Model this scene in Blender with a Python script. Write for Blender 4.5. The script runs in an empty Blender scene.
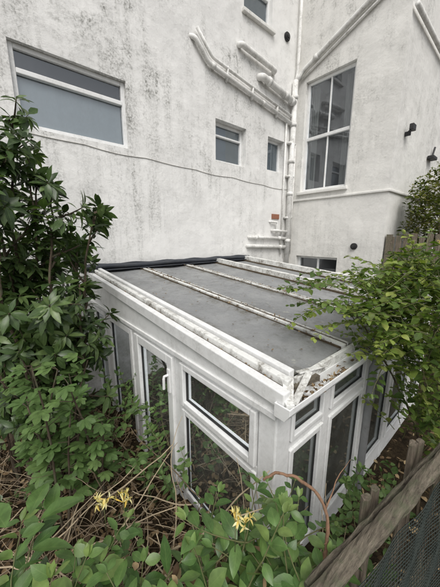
import bpy, math, random
from mathutils import Vector, Matrix, noise
random.seed(7)
R=random.random
def U(a,b): return a+(b-a)*random.random()
SC=bpy.context.scene
COL=SC.collection
# ------------------------------------------------------------------ materials
def newmat(name):
    m=bpy.data.materials.new(name); m.use_nodes=True
    nt=m.node_tree; nt.nodes.clear()
    return m,nt
def N(nt,t,**k):
    n=nt.nodes.new(t)
    for a,b in k.items():
        if a in n.inputs: n.inputs[a].default_value=b
        else: setattr(n,a,b)
    return n
def L(nt,a,b): nt.links.new(a,b)
def out(nt,s):
    o=N(nt,'ShaderNodeOutputMaterial'); L(nt,s,o.inputs[0])
def noise_n(nt,vec,scale,detail=6,rough=.6,mapscale=None):
    if mapscale:
        mp=N(nt,'ShaderNodeMapping'); mp.inputs['Scale'].default_value=mapscale
        L(nt,vec,mp.inputs[0]); vec=mp.outputs[0]
    n=N(nt,'ShaderNodeTexNoise'); n.inputs['Scale'].default_value=scale
    n.inputs['Detail'].default_value=min(detail,6); n.inputs['Roughness'].default_value=rough
    L(nt,vec,n.inputs['Vector']); return n.outputs[0]
def ramp(nt,fac,stops):
    r=N(nt,'ShaderNodeValToRGB'); e=r.color_ramp.elements
    while len(e)<len(stops): e.new(.5)
    for i,(p,c) in enumerate(stops):
        e[i].position=p
        e[i].color=(c,c,c,1) if not hasattr(c,'__len__') else (*c,1)
    L(nt,fac,r.inputs[0]); return r.outputs[0]
def math_n(nt,op,a,b,clamp=False):
    m=N(nt,'ShaderNodeMath'); m.operation=op; m.use_clamp=clamp
    for i,v in enumerate((a,b)):
        if isinstance(v,(int,float)): m.inputs[i].default_value=v
        else: L(nt,v,m.inputs[i])
    return m.outputs[0]
def mix(nt,fac,a,b,mode='MIX'):
    m=N(nt,'ShaderNodeMix'); m.data_type='RGBA'; m.blend_type=mode
    if isinstance(fac,(int,float)): m.inputs[0].default_value=fac
    else: L(nt,fac,m.inputs[0])
    for i,v in ((6,a),(7,b)):
        if hasattr(v,'__len__'): m.inputs[i].default_value=(*v,1)
        else: L(nt,v,m.inputs[i])
    return m.outputs[2]
def bump(nt,h,strength=.3,dist=.01):
    b=N(nt,'ShaderNodeBump'); b.inputs['Strength'].default_value=strength; b.inputs['Distance'].default_value=dist
    L(nt,h,b.inputs['Height']); return b.outputs[0]
def princ(nt,col,rough=.5,nrm=None,spec=.5,metal=0):
    p=N(nt,'ShaderNodeBsdfPrincipled')
    if hasattr(col,'__len__'): p.inputs['Base Color'].default_value=(*col,1)
    else: L(nt,col,p.inputs['Base Color'])
    if isinstance(rough,(int,float)): p.inputs['Roughness'].default_value=rough
    else: L(nt,rough,p.inputs['Roughness'])
    p.inputs['Specular IOR Level'].default_value=spec; p.inputs['Metallic'].default_value=metal
    if nrm: L(nt,nrm,p.inputs['Normal'])
    return p.outputs[0]
def objco(nt): return N(nt,'ShaderNodeTexCoord').outputs['Object']
def maprange(nt,v,a,b,c,d):
    z=N(nt,'ShaderNodeMapRange'); z.inputs[1].default_value=a; z.inputs[2].default_value=b; z.inputs[3].default_value=c; z.inputs[4].default_value=d
    L(nt,v,z.inputs[0]); return z.outputs[0]

def wall_mat(name,base,dirt_amt,left_bias):
    m,nt=newmat(name); v=objco(nt)
    big=noise_n(nt,v,.9,4,.6)
    mid=noise_n(nt,v,4.2,6,.8)
    fine=noise_n(nt,v,34,5,.75)
    streak=noise_n(nt,v,7,5,.7,(1,1,.08))
    sep=N(nt,'ShaderNodeSeparateXYZ'); L(nt,v,sep.inputs[0])
    a=ramp(nt,big,[(.38,0.15),(.60,1)])
    b=ramp(nt,mid,[(.47,0),(.66,1)])
    c=ramp(nt,fine,[(.40,.05),(.60,1)])
    s=ramp(nt,streak,[(.47,0),(.72,1)])
    zf=maprange(nt,sep.outputs[2],.2,3.0,.30,1.0)
    d=math_n(nt,'MULTIPLY',math_n(nt,'MULTIPLY',b,c),a)
    d=math_n(nt,'MULTIPLY',d,zf)
    d2=math_n(nt,'MULTIPLY',math_n(nt,'MULTIPLY',s,c),.7)
    d2=math_n(nt,'MULTIPLY',d2,a)
    d=math_n(nt,'ADD',d,d2)
    if left_bias:
        d=math_n(nt,'MULTIPLY',d,maprange(nt,sep.outputs[0],.5,4.8,1.25,.65))
    low=math_n(nt,'MULTIPLY',maprange(nt,sep.outputs[2],-.1,-2.,0,1),ramp(nt,mid,[(.35,.2),(.65,1)]))
    d=math_n(nt,'MULTIPLY',d,dirt_amt,True)
    tone=ramp(nt,noise_n(nt,v,1.7,5,.65),[(.3,.86),(.7,1.0)])
    col=mix(nt,1.0,base,tone,'MULTIPLY')
    col=mix(nt,d,col,(.235,.235,.215))
    col=mix(nt,math_n(nt,'MULTIPLY',low,.65),col,(.22,.22,.17))
    vo=N(nt,'ShaderNodeTexVoronoi'); vo.feature='DISTANCE_TO_EDGE'; vo.inputs['Scale'].default_value=1.1
    w=N(nt,'ShaderNodeVectorMath'); w.operation='ADD'
    nz=N(nt,'ShaderNodeTexNoise'); nz.inputs['Scale'].default_value=3; nz.inputs['Detail'].default_value=4; L(nt,v,nz.inputs[0])
    sc=N(nt,'ShaderNodeVectorMath'); sc.operation='SCALE'; sc.inputs['Scale'].default_value=.5; L(nt,nz.outputs[1],sc.inputs[0])
    L(nt,v,w.inputs[0]); L(nt,sc.outputs[0],w.inputs[1]); L(nt,w.outputs[0],vo.inputs['Vector'])
    cr=ramp(nt,vo.outputs[0],[(0,1),(.005,0)])
    cr=math_n(nt,'MULTIPLY',cr,math_n(nt,'MULTIPLY',ramp(nt,big,[(.5,0),(.55,1)]),.3))
    col=mix(nt,cr,col,(.3,.29,.27))
    h=math_n(nt,'ADD',math_n(nt,'MULTIPLY',noise_n(nt,v,2.2,3,.5),2.2),math_n(nt,'MULTIPLY',fine,.22))
    h=math_n(nt,'ADD',h,math_n(nt,'MULTIPLY',mid,.35))
    out(nt,princ(nt,col,.85,bump(nt,h,.55,.03),.2)); return m
M_wallA=wall_mat("white_render_stained",(.84,.835,.815),1.15,True)
M_wallB=wall_mat("cream_render",(.82,.81,.775),.8,False)

def paint(name,base,dirt=.4,rough=.35,scale=9,dcol=(.16,.15,.12)):
    m,nt=newmat(name); v=objco(nt)
    n=noise_n(nt,v,scale,6,.75); n2=noise_n(nt,v,60,4,.6)
    f=math_n(nt,'MULTIPLY',ramp(nt,n,[(.45,0),(.75,1)]),ramp(nt,n2,[(.35,.3),(.6,1)]))
    f=math_n(nt,'MULTIPLY',f,dirt)
    col=mix(nt,f,base,dcol)
    out(nt,princ(nt,col,ramp(nt,n,[(.3,rough),(.7,min(1,rough+.3))]),bump(nt,n2,.08,.002),.45)); return m
M_upvc=paint("white_upvc",(.80,.805,.80),.38,.3,6)
M_upvc_d=paint("white_upvc_grimy",(.74,.745,.72),1.4,.45,9,(.12,.10,.07))
M_pipe=paint("painted_pipe",(.78,.775,.75),.8,.45,7)
M_black=paint("black_plastic",(.02,.02,.022),.2,.4)
M_greyp=paint("grey_plastic",(.36,.37,.38),.5,.45)
M_flash=paint("black_flashing",(.035,.04,.05),.5,.5,6,(.12,.12,.11))
M_terra=paint("terracotta",(.30,.13,.08),.5,.8)
M_inner=paint("interior_wall",(.45,.45,.43),.3,.9)
M_blind=paint("blind_fabric",(.70,.72,.73),.1,.9)
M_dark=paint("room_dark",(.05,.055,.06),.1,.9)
M_frost=paint("frosted_glass",(.20,.24,.26),.4,.25,5,(.10,.11,.11))

def roof_mat():
    m,nt=newmat("grey_roofing_felt"); v=objco(nt)
    n=noise_n(nt,v,2.0,6,.65); n2=noise_n(nt,v,70,4,.7); n3=noise_n(nt,v,9,6,.78)
    col=ramp(nt,n,[(.3,(.19,.196,.20)),(.5,(.255,.262,.265)),(.72,(.33,.335,.335))])
    col=mix(nt,.35,col,ramp(nt,n2,[(.3,.55),(.7,1.0)]),'MULTIPLY')
    st=ramp(nt,n3,[(.54,0),(.70,1)])
    col=mix(nt,math_n(nt,'MULTIPLY',st,.5),col,(.10,.095,.07))
    li=noise_n(nt,v,22,4,.5); li=ramp(nt,li,[(.64,0),(.72,1)])
    col=mix(nt,math_n(nt,'MULTIPLY',li,.5),col,(.40,.40,.35))
    # grit and moss gather beside the bars
    sep=N(nt,'ShaderNodeSeparateXYZ'); L(nt,v,sep.inputs[0])
    e=None
    for x in (1.64,2.38,3.07,3.79,1.06):
        dx=math_n(nt,'ABSOLUTE',math_n(nt,'SUBTRACT',sep.outputs[0],x),0)
        q=maprange(nt,dx,.04,.16,1,0)
        e=q if e is None else math_n(nt,'MAXIMUM',e,q)
    e=math_n(nt,'MULTIPLY',e,ramp(nt,n3,[(.40,0),(.60,1)]))
    col=mix(nt,math_n(nt,'MULTIPLY',e,.75),col,(.09,.08,.05))
    h=math_n(nt,'ADD',math_n(nt,'MULTIPLY',noise_n(nt,v,3.,3,.5),2.),math_n(nt,'MULTIPLY',n2,.3))
    out(nt,princ(nt,col,ramp(nt,n3,[(.3,.34),(.7,.7)]),bump(nt,h,.45,.014),.5)); return m
M_roof=roof_mat()
def wood_mat(name,c1,c2,axis=0,lichen=(.12,.14,.08)):
    m,nt=newmat(name); v=objco(nt)
    s=[26,26,26]; s[axis]=1.8
    n=noise_n(nt,v,3,6,.8,tuple(s)); n2=noise_n(nt,v,12,6,.75)
    col=ramp(nt,n,[(.32,c1),(.5,tuple((a+b)/2 for a,b in zip(c1,c2))),(.66,c2)])
    col=mix(nt,math_n(nt,'MULTIPLY',ramp(nt,n2,[(.5,0),(.62,1)]),.6),col,lichen)
    out(nt,princ(nt,col,.85,bump(nt,n,1.0,.012),.2)); return m
M_wood=wood_mat("weathered_wood",(.05,.042,.032),(.30,.26,.20),0)
M_woodz=wood_mat("weathered_wood_upright",(.07,.055,.04),(.32,.27,.21),2)
M_bark=wood_mat("bark",(.05,.04,.03),(.16,.12,.085),2)
M_brown=paint("moss_debris",(.06,.045,.028),.7,.95,30,(.20,.15,.09))
M_mesh=paint("black_netting",(.018,.026,.022),.3,.6)

def ground_mat():
    m,nt=newmat("soil_litter"); v=objco(nt)
    n=noise_n(nt,v,9,6,.8); n2=noise_n(nt,v,55,5,.7)
    col=ramp(nt,n,[(.3,(.02,.016,.01)),(.5,(.055,.04,.024)),(.7,(.11,.08,.045))])
    col=mix(nt,.6,col,ramp(nt,n2,[(.35,.3),(.65,1.3)]),'MULTIPLY')
    h=math_n(nt,'ADD',n,math_n(nt,'MULTIPLY',n2,.5))
    out(nt,princ(nt,col,.95,bump(nt,h,1,.05),.1)); return m
M_ground=ground_mat()

def glass_mat(name,tint,refl=.10,dirt=.12,dcol=(.35,.36,.33)):
    m,nt=newmat(name); v=objco(nt)
    lw=N(nt,'ShaderNodeLayerWeight'); lw.inputs[0].default_value=.25
    f=math_n(nt,'ADD',math_n(nt,'MULTIPLY',lw.outputs['Fresnel'],1.0),refl,True)
    tr=N(nt,'ShaderNodeBsdfTransparent'); tr.inputs[0].default_value=(*tint,1)
    gl=N(nt,'ShaderNodeBsdfGlossy'); gl.inputs['Roughness'].default_value=.03; gl.inputs[0].default_value=(.9,.95,1,1)
    nb=bump(nt,noise_n(nt,v,2.5,2,.4),.06,.02); L(nt,nb,gl.inputs['Normal'])
    ms=N(nt,'ShaderNodeMixShader'); L(nt,f,ms.inputs[0]); L(nt,tr.outputs[0],ms.inputs[1]); L(nt,gl.outputs[0],ms.inputs[2])
    df=N(nt,'ShaderNodeBsdfDiffuse'); df.inputs[0].default_value=(*dcol,1)
    ds=N(nt,'ShaderNodeMixShader')
    dn=math_n(nt,'MULTIPLY',ramp(nt,noise_n(nt,v,4,6,.75),[(.35,.25),(.75,1)]),dirt)
    L(nt,dn,ds.inputs[0]); L(nt,ms.outputs[0],ds.inputs[1]); L(nt,df.outputs[0],ds.inputs[2])
    out(nt,ds.outputs[0]); return m
M_glass=glass_mat("conservatory_glass",(.55,.62,.60),.17,.25)
M_glassw=glass_mat("house_window_glass",(.85,.9,.92),.12,.12,(.45,.47,.5))

def leaf_mat(name,cols,rough=.4,transl=.22,vein=.35):
    m,nt=newmat(name)
    at=N(nt,'ShaderNodeAttribute'); at.attribute_name="rnd"
    st=[(i/(len(cols)-1),c) for i,c in enumerate(cols)]
    col=ramp(nt,at.outputs['Fac'],st)
    uv=N(nt,'ShaderNodeUVMap'); uv.uv_map="UVMap"
    sp=N(nt,'ShaderNodeSeparateXYZ'); L(nt,uv.outputs[0],sp.inputs[0])
    ax=math_n(nt,'ABSOLUTE',sp.outputs[0],0)
    vv=ramp(nt,ax,[(0,1),(.10,0)])
    if vein>.12:
        w=math_n(nt,'SUBTRACT',math_n(nt,'MULTIPLY',sp.outputs[1],9),math_n(nt,'MULTIPLY',ax,2.2))
        fr=math_n(nt,'FRACT',w,0)
        side=ramp(nt,fr,[(0,1),(.13,0),(.9,0),(1,1)])
        vv=math_n(nt,'MAXIMUM',vv,math_n(nt,'MULTIPLY',side,.55))
    col2=mix(nt,math_n(nt,'MULTIPLY',vv,vein),col,(.24,.33,.12))
    nb=noise_n(nt,objco(nt),30,2,.6)
    col2=mix(nt,1,col2,ramp(nt,nb,[(.3,.7),(.7,1.15)]),'MULTIPLY')
    p=N(nt,'ShaderNodeBsdfPrincipled'); L(nt,col2,p.inputs['Base Color']); p.inputs['Roughness'].default_value=rough
    p.inputs['Specular IOR Level'].default_value=.4
    t=N(nt,'ShaderNodeBsdfTranslucent'); L(nt,mix(nt,1,col2,(1.3,1.5,.6),'MULTIPLY'),t.inputs[0])
    ms=N(nt,'ShaderNodeMixShader'); ms.inputs[0].default_value=transl
    L(nt,p.outputs[0],ms.inputs[1]); L(nt,t.outputs[0],ms.inputs[2]); out(nt,ms.outputs[0]); return m
M_lf_shrub=leaf_mat("shrub_leaf",[(.028,.052,.018),(.05,.09,.03),(.08,.13,.042),(.13,.19,.065)],.32,.2,.25)
M_lf_fig=leaf_mat("fig_leaf",[(.06,.11,.03),(.095,.17,.05),(.14,.22,.07)],.55,.25)
M_lf_honey=leaf_mat("honeysuckle_leaf",[(.055,.10,.02),(.11,.175,.035),(.175,.25,.05),(.30,.35,.09)],.42,.3,.3)
M_lf_fore=leaf_mat("broad_leaf",[(.045,.10,.025),(.075,.15,.04),(.11,.195,.055),(.19,.27,.08)],.36,.22,.3)
M_lf_far=leaf_mat("hedge_leaf",[(.05,.07,.015),(.09,.12,.025),(.15,.18,.04),(.22,.21,.07)],.5,.25,.1)
M_lf_dead=leaf_mat("dead_leaf",[(.06,.035,.018),(.14,.09,.045),(.24,.16,.085),(.36,.27,.15)],.8,.05,.1)
M_petal=leaf_mat("yellow_petal",[(.72,.50,.10),(.8,.68,.28),(.85,.80,.52)],.5,.3,0)
M_twig=paint("dry_twig",(.20,.15,.10),.6,.85,20,(.06,.04,.025))
M_twigl=paint("pale_twig",(.42,.34,.23),.5,.85,20,(.12,.08,.05))
M_bramble=paint("bramble_stem",(.24,.14,.085),.8,.75,30,(.08,.045,.03))
M_greenstem=paint("green_stem",(.12,.13,.05),.5,.6,25,(.08,.05,.03))

# ------------------------------------------------------------------ mesh builder
class MB:
    def __init__(s): s.v=[];s.f=[];s.uv=[];s.r=[];s.m=[]
    def face(s,idx,uv=None,r=.5,m=0):
        s.f.append(idx); s.uv.append(uv or [(0.5,0.5)]*len(idx)); s.r.append(r); s.m.append(m)
    def box(s,a,b,m=0):
        x0,y0,z0=a;x1,y1,z1=b
        s.prism([(x0,y0,z0),(x1,y0,z0),(x1,y1,z0),(x0,y1,z0)],[(x0,y0,z1),(x1,y0,z1),(x1,y1,z1),(x0,y1,z1)],m)
    def prism(s,bot,top,m=0):
        n=len(bot);o=len(s.v); s.v+= [tuple(p) for p in bot]+[tuple(p) for p in top]
        s.face([o+i for i in range(n)][::-1],m=m); s.face([o+n+i for i in range(n)],m=m)
        for i in range(n):
            j=(i+1)%n; s.face([o+i,o+j,o+n+j,o+n+i],m=m)
    def quad(s,pts,m=0):
        o=len(s.v); s.v+=[tuple(p) for p in pts]; s.face([o+i for i in range(len(pts))],m=m)
    def tube(s,pts,r,sides=8,m=0,cap=True,rnd=.5):
        pts=[Vector(p) for p in pts]; n=len(pts)
        rr=r if hasattr(r,'__len__') else [r]*n
        t=(pts[1]-pts[0]).normalized()
        a=t.cross(Vector((0,0,1)))
        if a.length<.1: a=t.cross(Vector((1,0,0)))
        a.normalize(); o=len(s.v)
        for i,p in enumerate(pts):
            if i==0: tt=pts[1]-pts[0]
            elif i==n-1: tt=pts[-1]-pts[-2]
            else: tt=(pts[i+1]-pts[i]).normalized()+(pts[i]-pts[i-1]).normalized()
            tt=tt.normalized() if tt.length>1e-6 else t
            a=(a-tt*a.dot(tt)); a=a.normalized() if a.length>1e-5 else tt.orthogonal().normalized()
            b=tt.cross(a)
            for j in range(sides):
                an=2*math.pi*j/sides
                s.v.append(tuple(p+(a*math.cos(an)+b*math.sin(an))*rr[i]))
        for i in range(n-1):
            for j in range(sides):
                k2=(j+1)%sides
                s.face([o+i*sides+j,o+i*sides+k2,o+(i+1)*sides+k2,o+(i+1)*sides+j],m=m,r=rnd)
        if cap:
            s.face([o+j for j in range(sides)][::-1],m=m,r=rnd); s.face([o+(n-1)*sides+j for j in range(sides)],m=m,r=rnd)
    def leaf(s,p,d,nrm,ln,wd,fold=.25,curl=.3,r=None,m=0,prof=None):
        p=Vector(p); d=Vector(d).normalized(); nrm=Vector(nrm)
        side=d.cross(nrm); side=side.normalized() if side.length>1e-4 else d.orthogonal().normalized()
        nrm=side.cross(d).normalized()
        prof=prof or [(.0,.0),(.12,.5),(.3,.92),(.5,1.0),(.72,.74),(.88,.36),(1,.0)]
        r=R() if r is None else r
        n=len(prof); wav=U(-.1,.1); tw=U(-.35,.35)
        idx=[]
        for i,(t,w) in enumerate(prof):
            c=p+d*(ln*t*(1-.15*abs(curl)*t))-nrm*(curl*ln*t*t*.6)
            sd=(side*math.cos(tw*t)+nrm*math.sin(tw*t))
            nn=(nrm*math.cos(tw*t)-side*math.sin(tw*t))
            hw=w*wd*.5
            mi=len(s.v); s.v.append(tuple(c))
            if hw>0:
                l=len(s.v); s.v.append(tuple(c-sd*hw+nn*hw*fold+nn*wav*hw*math.sin(t*9)))
                rr=len(s.v); s.v.append(tuple(c+sd*hw+nn*hw*fold-nn*wav*hw*math.sin(t*8+1)))
                idx.append((mi,l,rr,t))
            else: idx.append((mi,None,None,t))
        for i in range(n-1):
            a=idx[i];b=idx[i+1]
            for q,sg in ((1,-1),(2,1)):
                A=[a[0]];uv=[(0,a[3])]
                if a[q] is not None: A.append(a[q]);uv.append((sg,a[3]))
                if b[q] is not None: A.append(b[q]);uv.append((sg,b[3]))
                A.append(b[0]);uv.append((0,b[3]))
                if len(A)>=3:
                    if sg<0: A=A[::-1];uv=uv[::-1]
                    s.face(A,uv,r,m)
    def obj(s,name,mats,parent=None,smooth=False,bevel=0):
        me=bpy.data.meshes.new(name); me.from_pydata(s.v,[],s.f)
        for m in mats: me.materials.append(m)
        ul=me.uv_layers.new(name="UVMap")
        flat=[]; 
        for u in s.uv:
            for q in u: flat+=[q[0],q[1]]
        ul.data.foreach_set("uv",flat)
        at=me.attributes.new("rnd","FLOAT","FACE"); at.data.foreach_set("value",s.r)
        me.polygons.foreach_set("material_index",s.m)
        me.polygons.foreach_set("use_smooth",[smooth]*len(s.f))
        me.update(); ob=bpy.data.objects.new(name,me); COL.objects.link(ob)
        if parent: ob.parent=parent
        if bevel:
            b=ob.modifiers.new("bevel","BEVEL"); b.width=bevel; b.segments=2; b.limit_method='ANGLE'
        return ob
def empty(name):
    e=bpy.data.objects.new(name,None); COL.objects.link(e); return e
SP=[(.0,.0),(.25,.8),(.55,1.0),(.82,.5),(1,.0)]

# ------------------------------------------------------------------ house
YA=3.73; XB=5.30; YC=1.77; ZT=6.5; ZB=-3.2
house=empty("white_rendered_house")
def wall(name,P,s0,s1,z0,z1,holes,depth,mat):
    b=MB(); ss=sorted({s0,s1,*[h[0] for h in holes],*[h[1] for h in holes]}); zs=sorted({z0,z1,*[h[2] for h in holes],*[h[3] for h in holes]})
    for i in range(len(ss)-1):
        for j in range(len(zs)-1):
            cs=(ss[i]+ss[i+1])/2;cz=(zs[j]+zs[j+1])/2
            if any(h[0]<cs<h[1] and h[2]<cz<h[3] for h in holes): continue
            b.quad([P(ss[i],zs[j],0),P(ss[i+1],zs[j],0),P(ss[i+1],zs[j+1],0),P(ss[i],zs[j+1],0)])
    for a,c,e,f in holes:
        for (u1,w1,u2,w2) in ((a,e,c,e),(c,e,c,f),(c,f,a,f),(a,f,a,e)):
            b.quad([P(u1,w1,0),P(u2,w2,0),P(u2,w2,depth),P(u1,w1,depth)])
    return b.obj(name,[mat],house)
PA=lambda s,z,d:(s,YA+d,z)
PB=lambda s,z,d:(XB+d,s,z)
PC=lambda s,z,d:(s,YC+d,z)
holesA=[(.40,1.60,1.14,1.93),(3.09,3.81,1.25,1.89),(4.42,4.94,1.30,1.91),(3.70,4.42,3.64,4.6)]
holesB=[(2.53,3.52,.93,3.02),(2.56,3.52,-1.3,-.43)]
wall("rear_wall",PA,-6,XB,ZB,ZT,holesA,.16,M_wallA)
wall("side_wall",PB,YC,YA,ZB,ZT,holesB,.14,M_wallB)
wall("end_wall",PC,XB,11,ZB,ZT,[],.1,M_wallB)
def window(name,P,a,c,e,f,dep,fw,bars=(),vb=(),blind=None,sill=True,frost=False):
    b=MB(); g=MB(); r=MB()
    def bx(m,s0,s1,z0,z1,d0,d1,mi=0):
        p=[P(s0,z0,d0),P(s1,z0,d0),P(s1,z0,d1),P(s0,z0,d1)]; q=[P(s0,z1,d0),P(s1,z1,d0),P(s1,z1,d1),P(s0,z1,d1)]
        m.prism(p,q,mi)
    d0=dep-.05;d1=dep+.01
    bx(b,a,a+fw,e,f,d0,d1); bx(b,c-fw,c,e,f,d0,d1)
    bx(b,a+fw,c-fw,e,e+fw,d0+.002,d1); bx(b,a+fw,c-fw,f-fw,f,d0+.002,d1)
    for z,w in bars: bx(b,a+fw,c-fw,z-w/2,z+w/2,d0-.012,d1-.01)
    for s_,w in vb: bx(b,s_-w/2,s_+w/2,e+fw,f-fw,d0+.012,d1-.01)
    b.obj(name+"_frame",[M_upvc],house,bevel=.006)
    g.quad([P(a+.01,e+.01,dep-.015),P(c-.01,e+.01,dep-.015),P(c-.01,f-.01,dep-.015),P(a+.01,f-.01,dep-.015)])
    g.obj(name+"_glass",[M_glassw],house)
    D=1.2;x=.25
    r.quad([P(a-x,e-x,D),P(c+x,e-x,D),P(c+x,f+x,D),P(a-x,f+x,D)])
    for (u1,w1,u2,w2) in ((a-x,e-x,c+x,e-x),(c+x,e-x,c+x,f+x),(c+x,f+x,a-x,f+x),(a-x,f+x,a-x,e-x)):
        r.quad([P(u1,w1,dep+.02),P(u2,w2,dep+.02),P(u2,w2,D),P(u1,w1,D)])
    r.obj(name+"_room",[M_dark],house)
    if frost:
        k=MB(); k.quad([P(a+.01,e+.01,dep+.0),P(c-.01,e+.01,dep),P(c-.01,f-.01,dep),P(a+.01,f-.01,dep)]); k.obj(name+"_frosted_pane",[M_frost],house)
    if blind:
        k=MB(); n=28
        for i in range(n):
            s0=a+fw+(c-a-2*fw)*i/n; s1=a+fw+(c-a-2*fw)*(i+1)/n
            w0=.004*math.sin(i*1.3);w1=.004*math.sin((i+1)*1.3)
            k.quad([P(s0,blind[0],dep+.02+w0),P(s1,blind[0],dep+.02+w1),P(s1,blind[1],dep+.02+w1),P(s0,blind[1],dep+.02+w0)])
        k.obj(name+"_curtain",[M_blind],house,smooth=True)
    if sill:
        k=MB(); bx(k,a-.05,c+.05,e-.06,e-.002,-.06,dep-.05); k.obj(name+"_sill",[M_wallB],house,bevel=.01)
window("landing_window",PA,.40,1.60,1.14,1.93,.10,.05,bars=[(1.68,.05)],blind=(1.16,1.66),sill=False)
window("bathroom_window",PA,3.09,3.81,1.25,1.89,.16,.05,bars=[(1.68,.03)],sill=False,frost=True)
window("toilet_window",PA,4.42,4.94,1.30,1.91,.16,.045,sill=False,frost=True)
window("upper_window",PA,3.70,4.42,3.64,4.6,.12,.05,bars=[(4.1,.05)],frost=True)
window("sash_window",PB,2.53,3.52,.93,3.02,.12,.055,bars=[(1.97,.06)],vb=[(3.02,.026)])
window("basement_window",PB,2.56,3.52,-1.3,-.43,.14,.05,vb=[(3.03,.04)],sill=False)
b=MB()
for (y0,y1,z0,z1) in ((2.60,2.78,1.0,2.96),(3.32,3.48,1.0,2.96)):
    n=14
    for i in range(n):
        a=y0+(y1-y0)*i/n;c=y0+(y1-y0)*(i+1)/n
        b.quad([(XB+.22+.02*math.sin(i*1.6),a,z0),(XB+.22+.02*math.sin((i+1)*1.6),c,z0),(XB+.22+.02*math.sin((i+1)*1.6),c,z1),(XB+.22+.02*math.sin(i*1.6),a,z1)])
b.obj("sash_curtain",[paint("net_curtain",(.18,.18,.17),.3,.9)],house,smooth=True)
b=MB(); b.box((XB-.03,YC-.03,.745),(XB+.01,YA-.002,.79)); b.box((XB+.012,YC-.03,.745),(10.9,YC+.01,.79))
b.obj("string_course",[M_wallB],house,bevel=.012)
b=MB(); b.box((XB-.03,YC-.03,ZB),(XB+.02,YA-.003,-.72)); b.obj("plinth",[M_wallB],house,bevel=.02)

# ------------------------------------------------------------------ pipes
def bend(pts,rad=.07,n=5):
    pts=[Vector(p) for p in pts]; o=[pts[0]]
    for i in range(1,len(pts)-1):
        a=pts[i-1];b_=pts[i];c=pts[i+1]
        d1=(a-b_).normalized();d2=(c-b_).normalized()
        for k in range(n+1):
            t=k/n; o.append(b_+d1*rad*(1-t)**2+d2*rad*t*t)
    o.append(pts[-1]); return o
def pipe(b,pts,r,rad=.08,collars=(),m=0):
    b.tube(bend(pts,rad),r,14,m)
    for (p,d) in collars:
        p=Vector(p);d=Vector(d).normalized()
        b.tube([p-d*.035,p+d*.035],r*1.22,14,m)
yp=YA-.075
pipes=empty("waste_pipes")
b=MB()
pipe(b,[(5.12,yp,-.75),(5.12,yp,3.05)],.055,collars=[((5.12,yp,z),(0,0,1)) for z in (-.1,.9,1.55,2.25,2.75)])
for z in (.4,1.25,1.9): b.box((5.02,yp-.02,z-.02),(5.22,YA,z+.02))
pipe(b,[(5.12,yp,3.03),(5.18,yp,3.2),(5.18,yp,ZT)],.03,.05)
b.obj("soil_stack",[M_pipe],pipes,smooth=True)
b=MB()
pipe(b,[(2.62,YA+.02,2.84),(2.66,yp+.02,2.82),(2.92,yp+.02,2.58),(5.08,yp+.02,2.27)],.034,.06,collars=[((3.0,yp+.02,2.57),(1,0,-.14)),((4.2,yp+.02,2.396),(1,0,-.14))])
pipe(b,[(2.70,yp+.02,2.95),(2.99,yp+.02,2.68),(5.08,yp+.02,2.40)],.024,.06)
for x in (3.3,3.9,4.6): b.box((x-.012,yp,2.6-(x-2.92)*.1435-.09),(x+.012,YA,2.6-(x-2.92)*.1435+.12))
b.obj("bath_waste",[M_pipe],pipes,smooth=True)
b=MB()
pipe(b,[(3.58,YA+.02,3.10),(3.60,yp,3.08),(4.47,yp,3.0),(4.50,YA+.02,3.0)],.045,.03)
pipe(b,[(4.09,YA+.02,2.80),(4.12,yp-.01,2.79),(5.10,yp-.01,2.64)],.058,.05,collars=[((4.3,yp-.01,2.765),(1,0,-.15)),((4.8,yp-.01,2.688),(1,0,-.15)),((5.02,yp-.01,2.65),(1,0,-.15))])
b.obj("toilet_waste",[M_pipe],pipes,smooth=True)
b=MB()
pipe(b,[(3.92,YA+.02,-.02),(3.94,yp+.02,-.02),(5.10,yp+.02,-.05)],.032,.03,collars=[((4.1,yp+.02,-.024),(1,0,0)),((4.85,yp+.02,-.04),(1,0,0))])
pipe(b,[(3.88,YA+.02,-.19),(3.90,yp+.02,-.19),(5.10,yp+.02,-.24)],.038,.03,collars=[((4.9,yp+.02,-.23),(1,0,0))])
pipe(b,[(4.55,YA+.02,.30),(4.57,yp+.02,.30),(4.75,yp+.02,.29),(4.75,yp+.02,-.04)],.022,.04)
pipe(b,[(4.62,YA+.02,.12),(4.64,yp,.12),(5.08,yp,.10)],.028,.03)
b.obj("kitchen_waste",[M_pipe],pipes,smooth=True)
b=MB()
pipe(b,[(4.94,yp+.04,-.4),(4.94,yp+.04,2.26)],.018)
pipe(b,[(5.255,yp+.02,-.4),(5.255,yp+.02,1.9)],.022)
b.obj("overflow_pipe",[M_pipe],pipes,smooth=True)
xb=XB-.06
b=MB()
pipe(b,[(5.16,yp,3.05),(xb,3.60,3.22),(xb,2.30,3.78),(xb,1.9,3.95)],.042,.08,collars=[((xb,3.3,3.35),(0,-1,.43))])
pipe(b,[(xb+.02,3.66,3.08),(xb+.02,2.30,3.66),(xb+.02,1.85,3.85)],.022,.05)
b.obj("rainwater_branch",[M_pipe],pipes,smooth=True)
b=MB(); pipe(b,[(XB+.02,YC-.06,3.38),(10.5,YC-.06,3.30)],.035); b.obj("end_wall_gutter",[M_pipe],pipes,smooth=True)
b=MB(); b.box((4.62,YA-.02,.36),(4.86,YA+.01,.46))
for i in range(4): b.box((4.64+i*.055,YA-.028,.375),(4.665+i*.055,YA-.019,.445))
b.obj("air_brick",[M_terra,M_black],house)
def disc(name,c,ax,r,mat):
    b=MB(); c=Vector(c);ax=Vector(ax)
    b.tube([c,c+ax*.03],r,24); b.tube([c+ax*.03,c+ax*.045],r*.8,24); b.tube([c+ax*.045,c+ax*.06],r*.45,20)
    return b.obj(name,[mat],None,smooth=False,bevel=.003)
disc("wall_vent",(4.86,YA,3.72),(0,-1,0),.075,M_black)
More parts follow.
